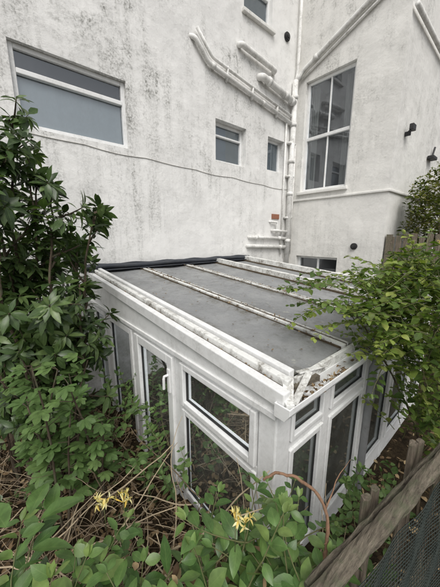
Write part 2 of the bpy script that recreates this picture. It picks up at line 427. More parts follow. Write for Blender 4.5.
disc("wall_vent",(XB,2.25,-.19),(-1,0,0),.062,M_black)
b=MB(); pts=[]
for i in range(60):
    t=i/59; x=-.6+t*5.7; z=1.12-.13*t-.02*abs(math.sin(t*math.pi*7))-.006*math.sin(t*23); pts.append((x,YA-.006,z))
b.tube(pts,.0045,6); b.tube([(5.06,YA-.006,.98),(5.06,YA-.006,-.5)],.0045,6); b.obj("wall_cable",[paint("cable_grey",(.5,.49,.46),.6,.6)],None,True)
b=MB(); b.box((5.62,YC-.14,1.75),(5.77,YC-.08,1.84)); b.box((5.69,YC-.09,1.68),(5.72,YC+.0,1.75)); b.tube([(5.71,YC-.1,1.8),(5.71,YC,1.7)],.010,8)
b.obj("security_floodlight",[M_black],None,bevel=.008)
b=MB(); b.box((7.2,YC-.12,1.58),(7.5,YC-.01,1.64)); b.tube([(7.35,YC-.05,1.6),(7.5,YC-.05,1.85)],.02,8)
b.obj("wall_bracket",[M_black],None,bevel=.006)

# ------------------------------------------------------------------ conservatory
cons=empty("lean_to_conservatory")
SL=.08
def zr(y): return -.455-(YA-y)*SL
def sl(b,x0,x1,y0,y1,zt,zb,m=0):
    b.prism([(x0,y0,zr(y0)+zb),(x1,y0,zr(y0)+zb),(x1,y1,zr(y1)+zb),(x0,y1,zr(y1)+zb)],
            [(x0,y0,zr(y0)+zt),(x1,y0,zr(y0)+zt),(x1,y1,zr(y1)+zt),(x0,y1,zr(y1)+zt)],m)
YE=.70
xs=[1.05,1.64,2.38,3.07,3.79]
for i in range(4):
    b=MB(); x0=xs[i]+.03;x1=xs[i+1]-.03; nx=8;ny=26
    for a in range(nx+1):
        for c in range(ny+1):
            x=x0+(x1-x0)*a/nx; y=YE+(YA-.01-YE)*c/ny
            sag=-.012*math.sin(math.pi*a/nx)+.010*noise.noise(Vector((x*3,y*2,i)))
            b.v.append((x,y,zr(y)+sag))
    for a in range(nx):
        for c in range(ny):
            q=a*(ny+1)+c; b.face([q,q+ny+1,q+ny+2,q+1])
    b.obj("roof_panel_%d"%(i+1),[M_roof],cons,smooth=True)
    b=MB(); sl(b,xs[i]+.03,xs[i+1]-.03,YE+.01,YA-.02,-.03,-.05); b.obj("roof_lining_%d"%(i+1),[M_inner],cons)
for i,(hgt,w) in enumerate([(.020,.018),(.020,.018),(.075,.04),(.085,.045)]):
    x=xs[i+1]; b=MB()
    ns=14
    for q in range(ns):
        ya=YE-.01+(YA-.03-YE+.01)*q/ns; yb=YE-.01+(YA-.03-YE+.01)*(q+1)/ns
        w1=.004*math.sin(q*1.7+i);w2=.004*math.sin((q+1)*1.7+i)
        b.prism([(x-w+w1,ya,zr(ya)-.055),(x+w+w1,ya,zr(ya)-.055),(x+w+w2,yb,zr(yb)-.055),(x-w+w2,yb,zr(yb)-.055)],
                [(x-w+w1,ya,zr(ya)+hgt),(x+w+w1,ya,zr(ya)+hgt),(x+w+w2,yb,zr(yb)+hgt),(x-w+w2,yb,zr(yb)+hgt)])
    b.obj("glazing_bar_%d"%(i+1),[M_upvc_d],cons)
    b=MB(); k=MB()
    if i<2:
        sl(b,x+w+.006,x+.052,YE,YA-.03,.012,-.03); sl(k,x+.053,x+.068,YE-.005,YA-.03,.018,-.03)
        sl(b,x-.036,x-w-.006,YE,YA-.03,.008,-.03)
        k.obj("bar_edge_%d"%(i+1),[M_upvc_d],cons)
    else:
        sl(b,x-w-.04,x-w-.006,YE,YA-.03,.014,-.03); sl(b,x+w+.006,x+w+.02,YE,YA-.03,.010,-.03)
    b.obj("bar_moss_%d"%(i+1),[M_brown],cons)
b=MB(); sl(b,3.84,3.93,YE-.01,YA-.03,.02,-.15); b.obj("far_verge",[M_upvc_d],cons,bevel=.005)
b=MB(); sl(b,.905,.958,YE-.08,YA-.003,.010,-.075)
b.obj("verge_lower_trim",[M_upvc],cons,bevel=.006)
b=MB(); sl(b,.972,1.016,YE-.05,YA-.003,.036,-.05); b.obj("verge_middle_trim",[M_upvc_d],cons,bevel=.005)
b=MB(); sl(b,1.028,1.07,YE-.02,YA-.003,.052,-.05); b.obj("verge_upper_trim",[M_upvc],cons,bevel=.005)
b=MB(); sl(b,.957,1.068,YE-.018,YA-.004,.0,-.06); b.obj("verge_groove",[M_brown],cons)
ZH=-.85
b=MB(); ya,yb=YE-.03,YA-.003
b.prism([(.928,ya,ZH+.012),(.957,ya,ZH+.012),(.957,yb,ZH+.012),(.928,yb,ZH+.012)],[(.928,ya,zr(ya)-.074),(.957,ya,zr(ya)-.074),(.957,yb,zr(yb)-.074),(.928,yb,zr(yb)-.074)])
b.prism([(.915,ya,ZH-.01),(.95,ya,ZH-.01),(.95,yb,ZH-.01),(.915,yb,ZH-.01)],[(.915,ya,ZH+.025),(.95,ya,ZH+.025),(.95,yb,ZH+.025),(.915,yb,ZH+.025)])
b.obj("verge_fascia",[M_upvc],cons,bevel=.003)
b=MB(); n=40
for i in range(n):
    x0=.9+2.98*i/n;x1=.9+2.98*(i+1)/n
    z0=-.365+.008*math.sin(i*.9);z1=-.365+.008*math.sin((i+1)*.9)
    b.quad([(x0,YA-.012,-.47),(x1,YA-.012,-.47),(x1,YA-.012,z1),(x0,YA-.012,z0)])
    b.quad([(x0,YA-.012,z0),(x1,YA-.012,z1),(x1,YA,z1+.004),(x0,YA,z0+.004)])
    b.quad([(x0,YA-.14,zr(YA-.14)+.028),(x1,YA-.14,zr(YA-.14)+.028),(x1,YA-.012,-.425),(x0,YA-.012,-.425)])
b.obj("wall_flashing",[M_flash],cons)
b=MB(); b.tube([(.88+3.0*i/30,YA-.06+.006*math.sin(i*.8),-.395+.006*math.sin(i*.6)) for i in range(31)],.032,12); b.obj("flashing_roll",[M_flash],cons,smooth=True)
b=MB(); ze=zr(YE)
b.box((1.075,YE-.035,ze-.13),(3.95,YE-.012,ze+.004)); b.box((.93,YE-.03,ze-.135),(1.074,YE-.014,ze-.06)); b.obj("eaves_fascia",[M_upvc_d],cons,bevel=.004)
b=MB(); g0=YE-.038;zt=ze-.035
prof=[(g0,zt),(g0,zt-.07),(g0-.06,zt-.07),(g0-.085,zt-.03),(g0-.085,zt),(g0-.078,zt),(g0-.078,zt-.028),(g0-.056,zt-.062),(g0-.006,zt-.062),(g0-.006,zt)]
b.prism([(.90,y,z-.012) for y,z in prof],[(4.0,y,z) for y,z in prof]); 
b.prism([(.892,y,z-.012) for y,z in prof[:5]],[(.901,y,z-.012) for y,z in prof[:5]])
b.obj("gutter",[M_upvc],cons,bevel=.002)
def bar(b,p0,p1,w,h,m=0,up=(0,0,1)):
    p0=Vector(p0);p1=Vector(p1);t=(p1-p0).normalized();s=t.cross(Vector(up)).normalized();u=s.cross(t)
    A=[p0+s*a*w/2+u*c*h/2 for a,c in ((-1,-1),(1,-1),(1,1),(-1,1))];B=[p1+s*a*w/2+u*c*h/2 for a,c in ((-1,-1),(1,-1),(1,1),(-1,1))]
    b.prism(A,B,m)
b=MB()
bar(b,(.955,YE-.10,ze-.055),(1.17,YE-.045,ze+.012),.035,.008)
bar(b,(.93,YE-.085,ze-.03),(1.02,YE-.02,ze+.03),.05,.006)
bar(b,(1.10,YE-.02,ze+.02),(1.34,YE-.045,ze-.01),.03,.007)
bar(b,(.915,YE-.11,ze-.06),(.965,YE-.04,ze-.05),.04,.05)
b.obj("broken_trim",[M_upvc_d],cons,bevel=.002)
b=MB(); bar(b,(.975,YE-.01,ze-.05),(1.25,YE-.05,ze-.045),.03,.03); bar(b,(1.02,YE-.07,ze-.06),(1.10,YE-.02,ze-.02),.02,.012); b.obj("exposed_batten",[M_wood],cons)
FX0=.94
YF=YE-.02
def P_S(s,z,d): return (FX0+d,s,z)
def P_E(s,z,d): return (s,YF+d,z)
def bx(b,P,s0,s1,z0,z1,d0,d1):
    b.prism([P(s0,z0,d0),P(s1,z0,d0),P(s1,z0,d1),P(s0,z0,d1)],[P(s0,z1,d0),P(s1,z1,d0),P(s1,z1,d1),P(s0,z1,d1)])
def ring(b,P,s0,s1,z0,z1,w,d0,d1):
    bx(b,P,s0,s0+w,z0,z1,d0,d1);bx(b,P,s1-w,s1,z0,z1,d0,d1)
    bx(b,P,s0+w,s1-w,z0,z0+w,d0+.001,d1);bx(b,P,s0+w,s1-w,z1-w,z1,d0+.001,d1)
b=MB()
for s0,s1 in ((YF,.79),(1.55,1.63),(2.35,2.42),(3.12,3.20),(3.66,3.725)):
    bx(b,P_S,s0,s1,-2.7,ZH,0,.07)
for s0,s1 in ((.79,1.55),(1.63,2.35),(2.42,3.12),(3.20,3.66)): bx(b,P_S,s0,s1,ZH-.045,ZH-.001,.003,.065)
bx(b,P_S,.79,1.55,-1.275,-1.235,.004,.064)
b.obj("side_frame",[M_upvc],cons,bevel=.005)
b=MB(); ring(b,P_S,.80,1.54,-1.235,-.893,.042,-.018,.05); b.obj("fanlight_sash",[M_upvc],cons,bevel=.006)
b=MB(); ring(b,P_S,.795,1.545,-2.05,-1.276,.038,-.006,.05); b.obj("side_window_sash",[M_upvc],cons,bevel=.005)
b=MB(); ring(b,P_S,1.64,2.34,-2.6,-.893,.08,-.022,.05); b.obj("door_leaf",[M_upvc],cons,bevel=.007)
b=MB(); ring(b,P_S,2.43,3.11,-2.6,-.893,.06,-.012,.05); ring(b,P_S,3.21,3.65,-2.6,-.893,.05,-.012,.05); b.obj("fixed_panel",[M_upvc],cons,bevel=.006)
b=MB(); bx(b,P_S,.79,1.55,-2.7,-2.05,.02,.06); b.obj("side_infill",[M_upvc],cons)
b=MB(); bx(b,P_S,1.665,1.70,-1.20,-1.0,-.034,-.022); b.tube([P_S(1.683,-1.05,-.03),P_S(1.683,-1.05,-.065),P_S(1.683,-1.07,-.07),P_S(1.69,-1.16,-.068)],.011,10)
b.obj("door_handle",[M_upvc],cons,bevel=.003)
b=MB()
SG=((.842,1.498,-1.193,-.935),(.833,1.507,-2.012,-1.314),(1.72,2.26,-2.52,-.973),(2.49,3.05,-2.54,-.953),(3.26,3.60,-2.55,-.943))
for s0,s1,z0,z1 in SG: b.quad([P_S(s0-.01,z0-.01,.02),P_S(s1+.01,z0-.01,.02),P_S(s1+.01,z1+.01,.02),P_S(s0-.01,z1+.01,.02)])
b.obj("side_glass",[M_glass],cons)
b=MB()
for s0,s1,z0,z1 in SG: ring(b,P_S,s0+.001,s1-.001,z0+.001,z1-.001,.006,.010,.018)
b.obj("glass_gaskets",[M_black],cons)
mx=[.94,1.42,2.03,2.66,3.29,3.86]
b=MB()
bx(b,P_E,.942,1.06,-2.7,ze-.128,-.004,.06)
for x in mx[1:]: bx(b,P_E,x,x+.065,-2.7,ze-.13,0,.07)
for i in range(5):
    x0=(mx[i]+.065) if i else 1.061; x1=mx[i+1]
    bx(b,P_E,x0,x1,ze-.165,ze-.128,.004,.066); bx(b,P_E,x0,x1,-1.12,-1.07,.004,.066); bx(b,P_E,x0,x1,-2.7,-1.98,.004,.066)
b.obj("end_frame",[M_upvc],cons,bevel=.005)
b=MB(); g=MB(); k=MB()
for i in range(5):
    x0=(mx[i]+.07) if i else 1.066; x1=mx[i+1]-.005
    ring(b,P_E,x0,x1,-1.068,ze-.168,.028,-.012,.05); ring(b,P_E,x0,x1,-1.97,-1.122,.036,-.01,.05)
    g.quad([P_E(x0,-1.06,.02),P_E(x1,-1.06,.02),P_E(x1,ze-.17,.02),P_E(x0,ze-.17,.02)])
    g.quad([P_E(x0,-1.96,.02),P_E(x1,-1.96,.02),P_E(x1,-1.13,.02),P_E(x0,-1.13,.02)])
    ring(k,P_E,x0+.029,x1-.029,-1.039,ze-.197,.005,.012,.018); ring(k,P_E,x0+.037,x1-.037,-1.933,-1.159,.005,.012,.018)
b.obj("end_sashes",[M_upvc],cons,bevel=.005); g.obj("end_glass",[M_glass],cons); k.obj("end_gaskets",[M_black],cons)
b=MB(); b.box((3.87,YE+.12,-2.7),(3.91,YA-.004,-.86)); b.obj("far_side_panel",[M_upvc],cons)
b=MB(); b.box((1.0,YE+.12,-2.7),(3.86,YA-.005,-2.62)); b.obj("floor_slab",[M_inner],cons)
b=MB(); sl(b,1.05,3.85,2.0,2.06,-.06,-.13); sl(b,1.05,3.85,1.0,1.05,-.06,-.13); b.obj("roof_purlin",[M_upvc],cons)
b=MB(); pipe(b,[(2.12,g0-.04,ze-.1),(2.12,g0-.04,ze-.2),(2.12,g0+.0,ze-.3),(2.12,g0+.0,-2.4)],.032,.04,collars=[((2.12,g0,-1.25),(0,0,1))]); b.obj("downpipe",[M_greyp],cons,smooth=True)
b=MB(); b.box((1.7,1.5,-1.95),(2.6,2.2,-1.91))
for x,y in ((1.75,1.55),(2.55,1.55),(1.75,2.15),(2.55,2.15)): b.box((x-.02,y-.02,-2.62),(x+.02,y+.02,-1.95))
b.obj("garden_table",[M_upvc_d],None,bevel=.004)
b=MB(); b.box((1.2,2.4,-2.62),(1.7,3.0,-2.1)); b.box((1.21,2.41,-2.1),(1.69,2.7,-2.08)); b.obj("storage_box",[paint("cardboard",(.3,.2,.12),.4,.9)],None,bevel=.004)
b=MB(); b.box((2.9,2.9,-2.62),(3.5,3.5,-1.75)); b.box((2.92,2.88,-2.5),(3.48,2.899,-1.85)); b.obj("washing_machine",[M_upvc],None,bevel=.02)

# ------------------------------------------------------------------ ground
def th(x,y):
    d=math.hypot(x-.15,y+.2); t=max(0,min(1,1-d/1.9)); t=t*t*(3-2*t)
    return -2.15+.75*t+.05*noise.noise(Vector((x*1.7,y*1.7,0)))*(1 if abs(x)<9 else 0)
b=MB()
gx=[-300,-80,-25,-10,-5]+[-3+.15*i for i in range(27)]+[1.0,1.3,1.8,2.5,3.2,3.88,4.3,4.8,5.28,6,7,8,10,20,60,300]
gy=[-300,-80,-25,-10,-5]+[-3+.15*i for i in range(24)]+[.60,.72,.9,1.1,1.35,1.6,1.9,2.2,2.5,2.8,3.1,3.4,3.73,4.5,7,12,40,300]
gx=sorted(gx);gy=sorted(gy)
for x in gx:
    for y in gy: b.v.append((x,y,th(x,y)))
ny=len(gy)
for i in range(len(gx)-1):
    for j in range(ny-1):
        cx=(gx[i]+gx[i+1])/2;cy=(gy[j]+gy[j+1])/2
        if 1.0<cx<3.88 and .72<cy<3.73: continue
        q=i*ny+j; b.face([q,q+ny,q+ny+1,q+1])
b.obj("ground",[M_ground],smooth=True)

# ------------------------------------------------------------------ vegetation helpers
def rv(s=1): 
    while True:
        v=Vector((U(-1,1),U(-1,1),U(-1,1)))
        if .01<v.length<1: return v*s
def walk(p,d,n,step,jit,grav=0):
    p=Vector(p);d=Vector(d).normalized();o=[p.copy()]
    for i in range(n):
        d=(d+rv(jit)+Vector((0,0,grav))).normalized()
        p=p+d*step;o.append(p.copy())
    return o
def dirs(pts,i):
    a=pts[max(0,i-1)];c=pts[min(len(pts)-1,i+1)]; return (c-a).normalized()
def whorl(b,p,ax,n,ln,wd,m=0,spread=.9,curl=.35):
    ax=Vector(ax).normalized();o=ax.orthogonal().normalized();q=ax.cross(o);ph=U(0,6.3); r0=R()
    for i in range(n):
        an=ph+i*2.4; rad=(o*math.cos(an)+q*math.sin(an))
        d=(rad*spread+ax*U(.0,.8)+Vector((0,0,-.25))).normalized()
        l=ln*U(.6,1.15)
        b.leaf(Vector(p)+rad*.008-ax*U(0,.05),d,ax+Vector((0,0,.7)),l,wd*U(.8,1.2)*l/ln,.25,U(.1,curl*2),min(1,max(0,r0+U(-.3,.3))),m,SP if R()<.4 else None)
b=MB()
def stem(p,d,length,r,lev,dens,ln,tip=None):
    n=max(4,int(length/.085))
    if tip:
        p=Vector(p);t=Vector(tip); ph=U(0,6)
        pts=[p.lerp(t,i/n)+Vector((.05*math.sin(i*.35+ph),.05*math.cos(i*.3+ph),0))*math.sin(math.pi*i/n)+rv(.012) for i in range(n+1)]
    else: pts=walk(p,d,n,length/n,.14,.02)
    b.tube(pts,[r*(1-.65*i/n) for i in range(n+1)],6,1)
    for i in range(n+1):
        f=i/n
        if (lev>=1 and f>.2) or (lev==0 and f>.66):
            if R()<dens: whorl(b,pts[i],dirs(pts,i),random.choice((3,4,5)),ln,ln*.36)
        if lev==0 and f<.34: continue
        if lev<2 and R()<(.46 if lev==0 else .28) and i<n:
            a=rv().normalized(); dd=(dirs(pts,i)*.7+a*.9+Vector((0,0,.12))).normalized()
            stem(pts[i],dd,U(.22,.42) if lev==0 else U(.12,.22),r*.5,lev+1,dens,ln)
    whorl(b,pts[-1],dirs(pts,n),7,ln,ln*.36)
for q,tp in (((.05,2.6,-2.1),(.24,2.75,.88)),((.0,2.5,-2.1),(.08,2.6,.62)),((.3,2.7,-2.1),(.44,2.7,.42)),((.25,2.5,-2.1),(.70,2.45,.20)),
             ((.15,2.8,-2.1),(.30,2.6,.42)),((.35,2.8,-2.1),(.66,2.85,-.0)),((.0,2.3,-2.1),(.06,2.4,.22)),((.1,2.4,-2.1),(.36,2.3,.02)),((-.1,2.7,-2.1),(-.02,2.8,.9)),((.3,2.3,-2.1),(.50,2.3,-.38))):
    stem(q,None,(Vector(tp)-Vector(q)).length,.02,0,.66,.125,tp)
for k in range(14): stem((U(-.2,.5),U(2.4,3.45),-2.1),(U(-.05,.12),U(-.08,.05),1),U(1.0,1.7),.014,0,.7,.12)
b.obj("evergreen_shrub",[M_lf_shrub,M_bark],None,smooth=True)
def palm(b,p,d,up,size,m=0):
    d=Vector(d).normalized();up=Vector(up);s=d.cross(up).normalized(); r=R()
    for an,l in ((0,1),(.62,.86),(-.62,.86),(1.25,.6),(-1.25,.6)):
        dd=d*math.cos(an)+s*math.sin(an)
        b.leaf(p,dd,up+rv(.12),size*l,size*.36,.12,U(.1,.5),r,m,[(0,.12),(.25,.62),(.5,.8),(.72,1),(.88,.6),(1,0)])
b=MB()
for k in range(18):
    p=(U(.0,.38),U(1.7,2.3),-2.1); d=(U(-.08,.10),U(-.1,.1),1)
    hgt=U(.75,1.4); pts=walk(p,d,10,hgt/10,.13,.02); b.tube(pts,[.011*(1-.6*i/10) for i in range(11)],6,1)
    for i in range(4,11):
        for q in range(2):
            a=rv().normalized(); a.z=abs(a.z)*.3; dd=(a+dirs(pts,i)*.2).normalized()
            s=pts[i]+dd*U(.03,.08); b.tube([pts[i],s],.0025,4,1,False)
            palm(b,s,dd+Vector((0,0,-.3)),Vector((U(-.35,.35),U(-.35,.35),1)),U(.065,.12))
b.obj("fig_bush",[M_lf_fig,M_bark],None,smooth=True)

def vine(b,p,d,n,step,ln,wd,jit=.22,grav=-.02,lm=0,sm=1,r=.0028,tint=None,every=1,up=.9,prof=None):
    pts=walk(p,d,n,step,jit,grav); b.tube(pts,[r*(1-.5*i/n) for i in range(n+1)],5,sm,False)
    t0=R() if tint is None else tint
    for i in range(1,n+1,every):
        t=dirs(pts,i); o=t.cross(Vector((U(-.4,.4),U(-.4,.4),1))); 
        if o.length<.05: continue
        o.normalize()
        for sg in (1,-1):
            if R()<.08: continue
            d2=(o*sg+t*U(.2,.8)+Vector((0,0,U(-.35,.35)))).normalized(); l=ln*U(.6,1.15)*(1-.35*(i/n)**3)
            b.leaf(pts[i]+d2*.006,d2,Vector((U(-.5,.5),U(-.5,.5),up)),l,wd*l/ln*U(.85,1.15),U(.05,.4),U(-.1,.7),min(1,max(0,t0+U(-.35,.35))),lm,prof)
    for k in range(3):
        b.leaf(pts[-1],dirs(pts,n)+rv(.6),(0,0,1),ln*.5,wd*.45,.4,.1,min(1,t0+.3),lm,prof)
    return pts
# right-hand honeysuckle mass spilling over the eaves
b=MB()
for k in range(440):
    c=Vector((2.12,.42,-.48)); e=rv(); p=c+Vector((e.x*.62,e.y*.34,e.z*.40))
    if p.y>.72 and p.z<-.6: p.z=-.58
    vine(b,p,(U(-1,.35),U(-.5,.7),U(-.3,.7)),random.randint(3,6),.036,.060,.038,.3,-.03,prof=SP)
for k in range(80):
    vine(b,(U(1.5,2.5),U(.35,.85),U(-.50,-.2)),(U(-1.2,-.3),U(.1,.9),U(-.1,.5)),random.randint(5,9),.036,.055,.036,.25,-.06)
for k in range(150):
    vine(b,(U(1.95,3.0),U(.05,.45),U(-1.6,-.8)),(U(-.6,.2),U(-.6,.4),U(.2,1)),random.randint(4,7),.05,.065,.042,.3,0,prof=SP)
for k in range(9):
    p=walk((U(2.0,2.9),U(.0,.35),-2.1),(U(-.1,.1),U(-.05,.1),1),16,.1,.12); b.tube(p,[.01*(1-.5*i/16) for i in range(17)],6,2)
b.obj("honeysuckle_bush",[M_lf_honey,M_greenstem,M_bark],None,smooth=True)

# foreground climber mass
b=MB()
def fcover(n,x0,x1,f,zl,zh,ln,wd,tint):
    for k in range(n):
        x=U(x0,x1); y=f(x)+U(-.12,.12); z=U(zl,zh)
        vine(b,(x,y,z),(U(-1,1),U(-.6,1),U(-.2,.8)),random.randint(3,6),.05,ln*U(.75,1.15),wd,.25,-.05,tint=min(1,max(0,tint+U(-.35,.35))))
fcover(66,-.1,.62,lambda x:.64-.52*x,-1.22,-1.02,.085,.042,.6)
fcover(26,-.35,.12,lambda x:.78-.3*x,-1.35,-1.08,.085,.042,.4)
fcover(20,.35,.66,lambda x:.44-.2*x,-1.2,-1.04,.07,.036,.6)
for k in range(26):
    x=U(.0,.6); p=walk((x,.55-.4*x+U(-.1,.1),-1.6),(U(-.3,.3),U(-.3,.3),1),7,.07,.2); b.tube(p,.004,5,1)
for (p,d,l,w) in (((.0,.86,-.86),(.9,.25,-.1),.15,.062),((-.02,.88,-.84),(.5,.9,.1),.13,.06),((-.03,.80,-.88),(.9,-.4,-.1),.12,.055),((.03,.9,-.9),(.3,.8,.35),.11,.05),((-.08,.9,-.86),(-.3,1,.2),.14,.065)):
    b.leaf(p,d,(U(-.2,.2),U(-.2,.2),1),l,w,.3,.35,.6)
b.obj("foreground_climber",[M_lf_fore,M_greenstem],None,smooth=True)
def flower(name,c):
    b=MB(); c=Vector(c)
    for k in range(7):
        d=Vector((U(-.8,.8),U(-.8,.8),U(.3,1))).normalized(); p=[c,c+d*.014,c+d*.027]
        b.tube(p,[.0013,.0016,.0026],6,0,True,rnd=R())
        e=p[-1]
        for q in range(3):
            b.leaf(e,(d*.6+rv(1.1)).normalized(),d,.021,.006,.3,1.1)
        for q in range(3):
            b.tube([e,e+(d+rv(.5)).normalized()*.016],.0005,4,0)
    b.tube([c,c+Vector((0,0,-.12))],.0013,5,1)
    b.obj(name,[M_petal,M_greenstem],None,smooth=True)
flower("honeysuckle_flower",(.17,.80,-.87)); flower("honeysuckle_flower",(.225,.77,-.885)); flower("honeysuckle_flower",(.50,.46,-.90)); flower("honeysuckle_flower",(.47,.475,-.885))
flower("honeysuckle_flower",(2.05,.36,-.05))
# far hedge behind fence
b=MB()
for k in range(540):
    e=rv(); c=Vector((6.7,1.2,.25)); p=c+Vector((e.x*1.1,e.y*.45,e.z*1.05+.15*math.sin(e.x*7)))
    vine(b,p,(U(-1,.6),U(-1,.4),U(.2,1)),random.randint(3,5),.05,.095,.055,.3,0,prof=SP)
for k in range(110):
    e=rv(); p=Vector((5.85,1.48,.15))+Vector((e.x*.28,e.y*.2,e.z*.85))
    vine(b,p,(U(-.3,.3),U(-.6,.1),U(.2,1)),random.randint(3,5),.05,.09,.05,.3,0,prof=SP)
for k in range(8):
    p=walk((U(5.8,7.2),U(.8,1.4),-2.1),(0,0,1),22,.11,.12); b.tube(p,[.03*(1-.7*i/22) for i in range(23)],6,1)
b.obj("hedge",[M_lf_far,M_bark],None,smooth=True)
fence=empty("paling_fence")
b=MB(); y=1.7
while y>-1.2:
    w=U(.07,.085); h=U(-.02,.05); b.prism([(5.42,y-w,-2.1),(5.44,y-w,-2.1),(5.44,y,-2.1),(5.42,y,-2.1)],[(5.42,y-w,h),(5.44,y-w,h),(5.44,y,h+.01),(5.42,y,h+.01)]); y-=w+.03
b.obj("pales",[M_woodz],fence)
b=MB(); b.box((5.445,-1.2,-.35),(5.49,1.72,-.27)); b.box((5.445,-1.2,-1.4),(5.49,1.72,-1.32)); b.box((5.37,1.66,-2.1),(5.45,1.74,.03)); b.obj("rails",[M_wood],fence)

# foreground timber fence with netting
ff=empty("timber_fence")
def plank(b,p0,p1,w,h,m=0,n=14,jit=.006):
    p0=Vector(p0);p1=Vector(p1);t=(p1-p0).normalized();s=t.cross(Vector((0,0,1)))
    s=s.normalized() if s.length>.1 else Vector((1,0,0)); u=s.cross(t)
    o=len(b.v)
    for i in range(n+1):
        c=p0.lerp(p1,i/n)
        for q in range(8):
            an=math.pi/8+q*math.pi/4; ca=math.cos(an)*1.08;sa=math.sin(an)*1.08
            ca=max(-1,min(1,ca));sa=max(-1,min(1,sa))
            b.v.append(tuple(c+s*(ca*w/2+U(-jit,jit))+u*(sa*h/2+U(-jit,jit))))
    for i in range(n):
        for j in range(8):
            k=(j+1)%8; b.face([o+i*8+j,o+i*8+k,o+i*8+8+k,o+i*8+8+j],m=m)
    b.face([o+q for q in range(8)][::-1],m=m); b.face([o+n*8+i for i in range(8)],m=m)
b=MB(); plank(b,(.52,.225,-.93),(1.75,.0,-.76),.045,.035,n=30,jit=.003); plank(b,(.54,.262,-.955),(1.75,.04,-.80),.02,.03,n=30,jit=.003); b.obj("top_rail",[M_wood],ff)
b=MB()
for (x,y,z,w) in ((.86,.24,-.88,.04),(.93,.235,-.89,.03),(1.17,.19,-.81,.045),(1.24,.18,-.83,.03),(1.5,.13,-.76,.05)):
    plank(b,(x,y,-1.9),(x+.01,y,z),w,.025,n=12,jit=.003)
b.obj("stakes",[M_woodz],ff)
b=MB()
def npnt(u,v):
    x=.50+u*1.3; yy=.20-u*.22; return Vector((x,yy-.014+.006*math.sin(u*30+v*9)-.05*v,-.95+u*.18-v*.6+.004*math.sin(u*50)))
nu,nv=90,44
for i in range(nu+1): b.tube([npnt(i/nu+.012*math.sin(j*.8+i*.3)*.3,j/12) for j in range(13)],.0015,4,0,False)
for j in range(nv+1): b.tube([npnt(i/30,j/nv+.004*math.sin(i*.9+j)) for i in range(31)],.0015,4,0,False)
b.obj("netting",[M_mesh],ff)
b=MB(); plank(b,(.5,.22,-1.5),(1.75,-.02,-1.35),.03,.1); b.obj("lower_rail",[M_wood],ff)

# bramble stem
b=MB(); P=[(.57,.45,-.775),(.595,.425,-.745),(.64,.375,-.752),(.69,.324,-.81),(.702,.29,-.89),(.685,.28,-.98),(.653,.28,-1.07),(.62,.3,-1.3),(.6,.32,-1.6)]
pts=[]
for i in range(len(P)-1):
    a=Vector(P[i]);c=Vector(P[i+1]);pa=Vector(P[max(0,i-1)]);pc=Vector(P[min(len(P)-1,i+2)])
    for k in range(5):
        t=k/5; pts.append(.5*((2*a)+(c-pa)*t+(2*pa-5*a+4*c-pc)*t*t+(3*a-pa-3*c+pc)*t**3)+rv(.003))
pts.append(Vector(P[-1])); b.tube(pts,[.007-.003*(1-i/len(pts))+U(-.0006,.0006) for i in range(len(pts))],8)
for i in range(2,len(pts)-2,2):
    d=rv().normalized(); b.tube([pts[i],pts[i]+d*.013],[.0025,.0004],5)
q=walk(pts[18],(.5,.1,.6),6,.03,.3); b.tube(q,[.003-.0004*i for i in range(7)],6)
b.obj("bramble_stem",[M_bramble],None,True)

# twigs and dead litter
b=MB()
for k in range(700):
    x=U(-.7,.86);y=U(.6,3.2)
    z=th(x,y)+U(.0,.45)*(1 if y<2 else .5)
    pts=walk((x,y,z),(U(-1,1),U(-1,1),U(-.15,.5)),random.randint(4,9),U(.04,.1),.25,-.02)
    pts=[p for p in pts if p.x<.9]
    if len(pts)<3: continue
    r=random.choice((.0015,.002,.003,.005)); b.tube(pts,[r*(1-.6*i/len(pts)) for i in range(len(pts))],5,0 if R()<.6 else 1,False)
for k in range(90):
    x=U(.1,1.0);y=U(.35,.7) if x<.85 else U(.2,.5)
    pts=walk((x,y,th(x,y)+U(0,.3)),(U(-1,1),U(-1,1),U(.2,1)),7,.06,.25); b.tube(pts,.002,5,random.choice((0,1)),False)
for P0,P1 in (((.30,1.25,-1.35),(.56,1.02,-1.02)),((.1,1.3,-1.6),(.5,.9,-1.25)),((.35,.7,-1.15),(.62,.5,-.98)),((-.1,1.2,-1.4),(.35,1.5,-1.5)),((.2,1.1,-1.5),(.75,1.3,-1.3)),((.0,1.5,-1.7),(.5,1.35,-1.35)),((.5,.75,-1.3),(.8,.6,-1.0))):
    P0=Vector(P0);P1=Vector(P1); b.tube([P0.lerp(P1,i/5)+rv(.012) for i in range(6)],[.005-.0006*i for i in range(6)],6,1)
b.obj("dry_twigs",[M_twig,M_twigl],None,True)
b=MB()
for k in range(2800):
    x=U(-1.0,.93);y=U(.4,3.3); z=th(x,y)+U(0,.16)
    b.leaf((x,y,z),(U(-1,1),U(-1,1),U(-.3,.5)),rv()+Vector((0,0,.8)),U(.03,.08),U(.015,.04),U(-.2,.6),U(-.5,1.2),None,0,SP)
for k in range(500):
    x=U(.93,3.5);y=U(-.3,.65); b.leaf((x,y,th(x,y)+U(0,.06)),(U(-1,1),U(-1,1),U(-.3,.5)),rv()+Vector((0,0,.8)),U(.03,.07),U(.015,.04),U(-.2,.6),U(-.5,1.2),None,0,SP)
for k in range(130):
    x=U(-.1,.62);y=.66-.5*x+U(-.12,.15)
    b.leaf((x,y,U(-1.2,-1.0)),(U(-1,1),U(-1,1),U(-1,.3)),rv()+Vector((0,0,.8)),U(.02,.05),U(.01,.025),U(-.2,.8),U(-.5,1.4),None,0,SP)
b.obj("leaf_litter",[M_lf_dead],None,True)
b=MB()
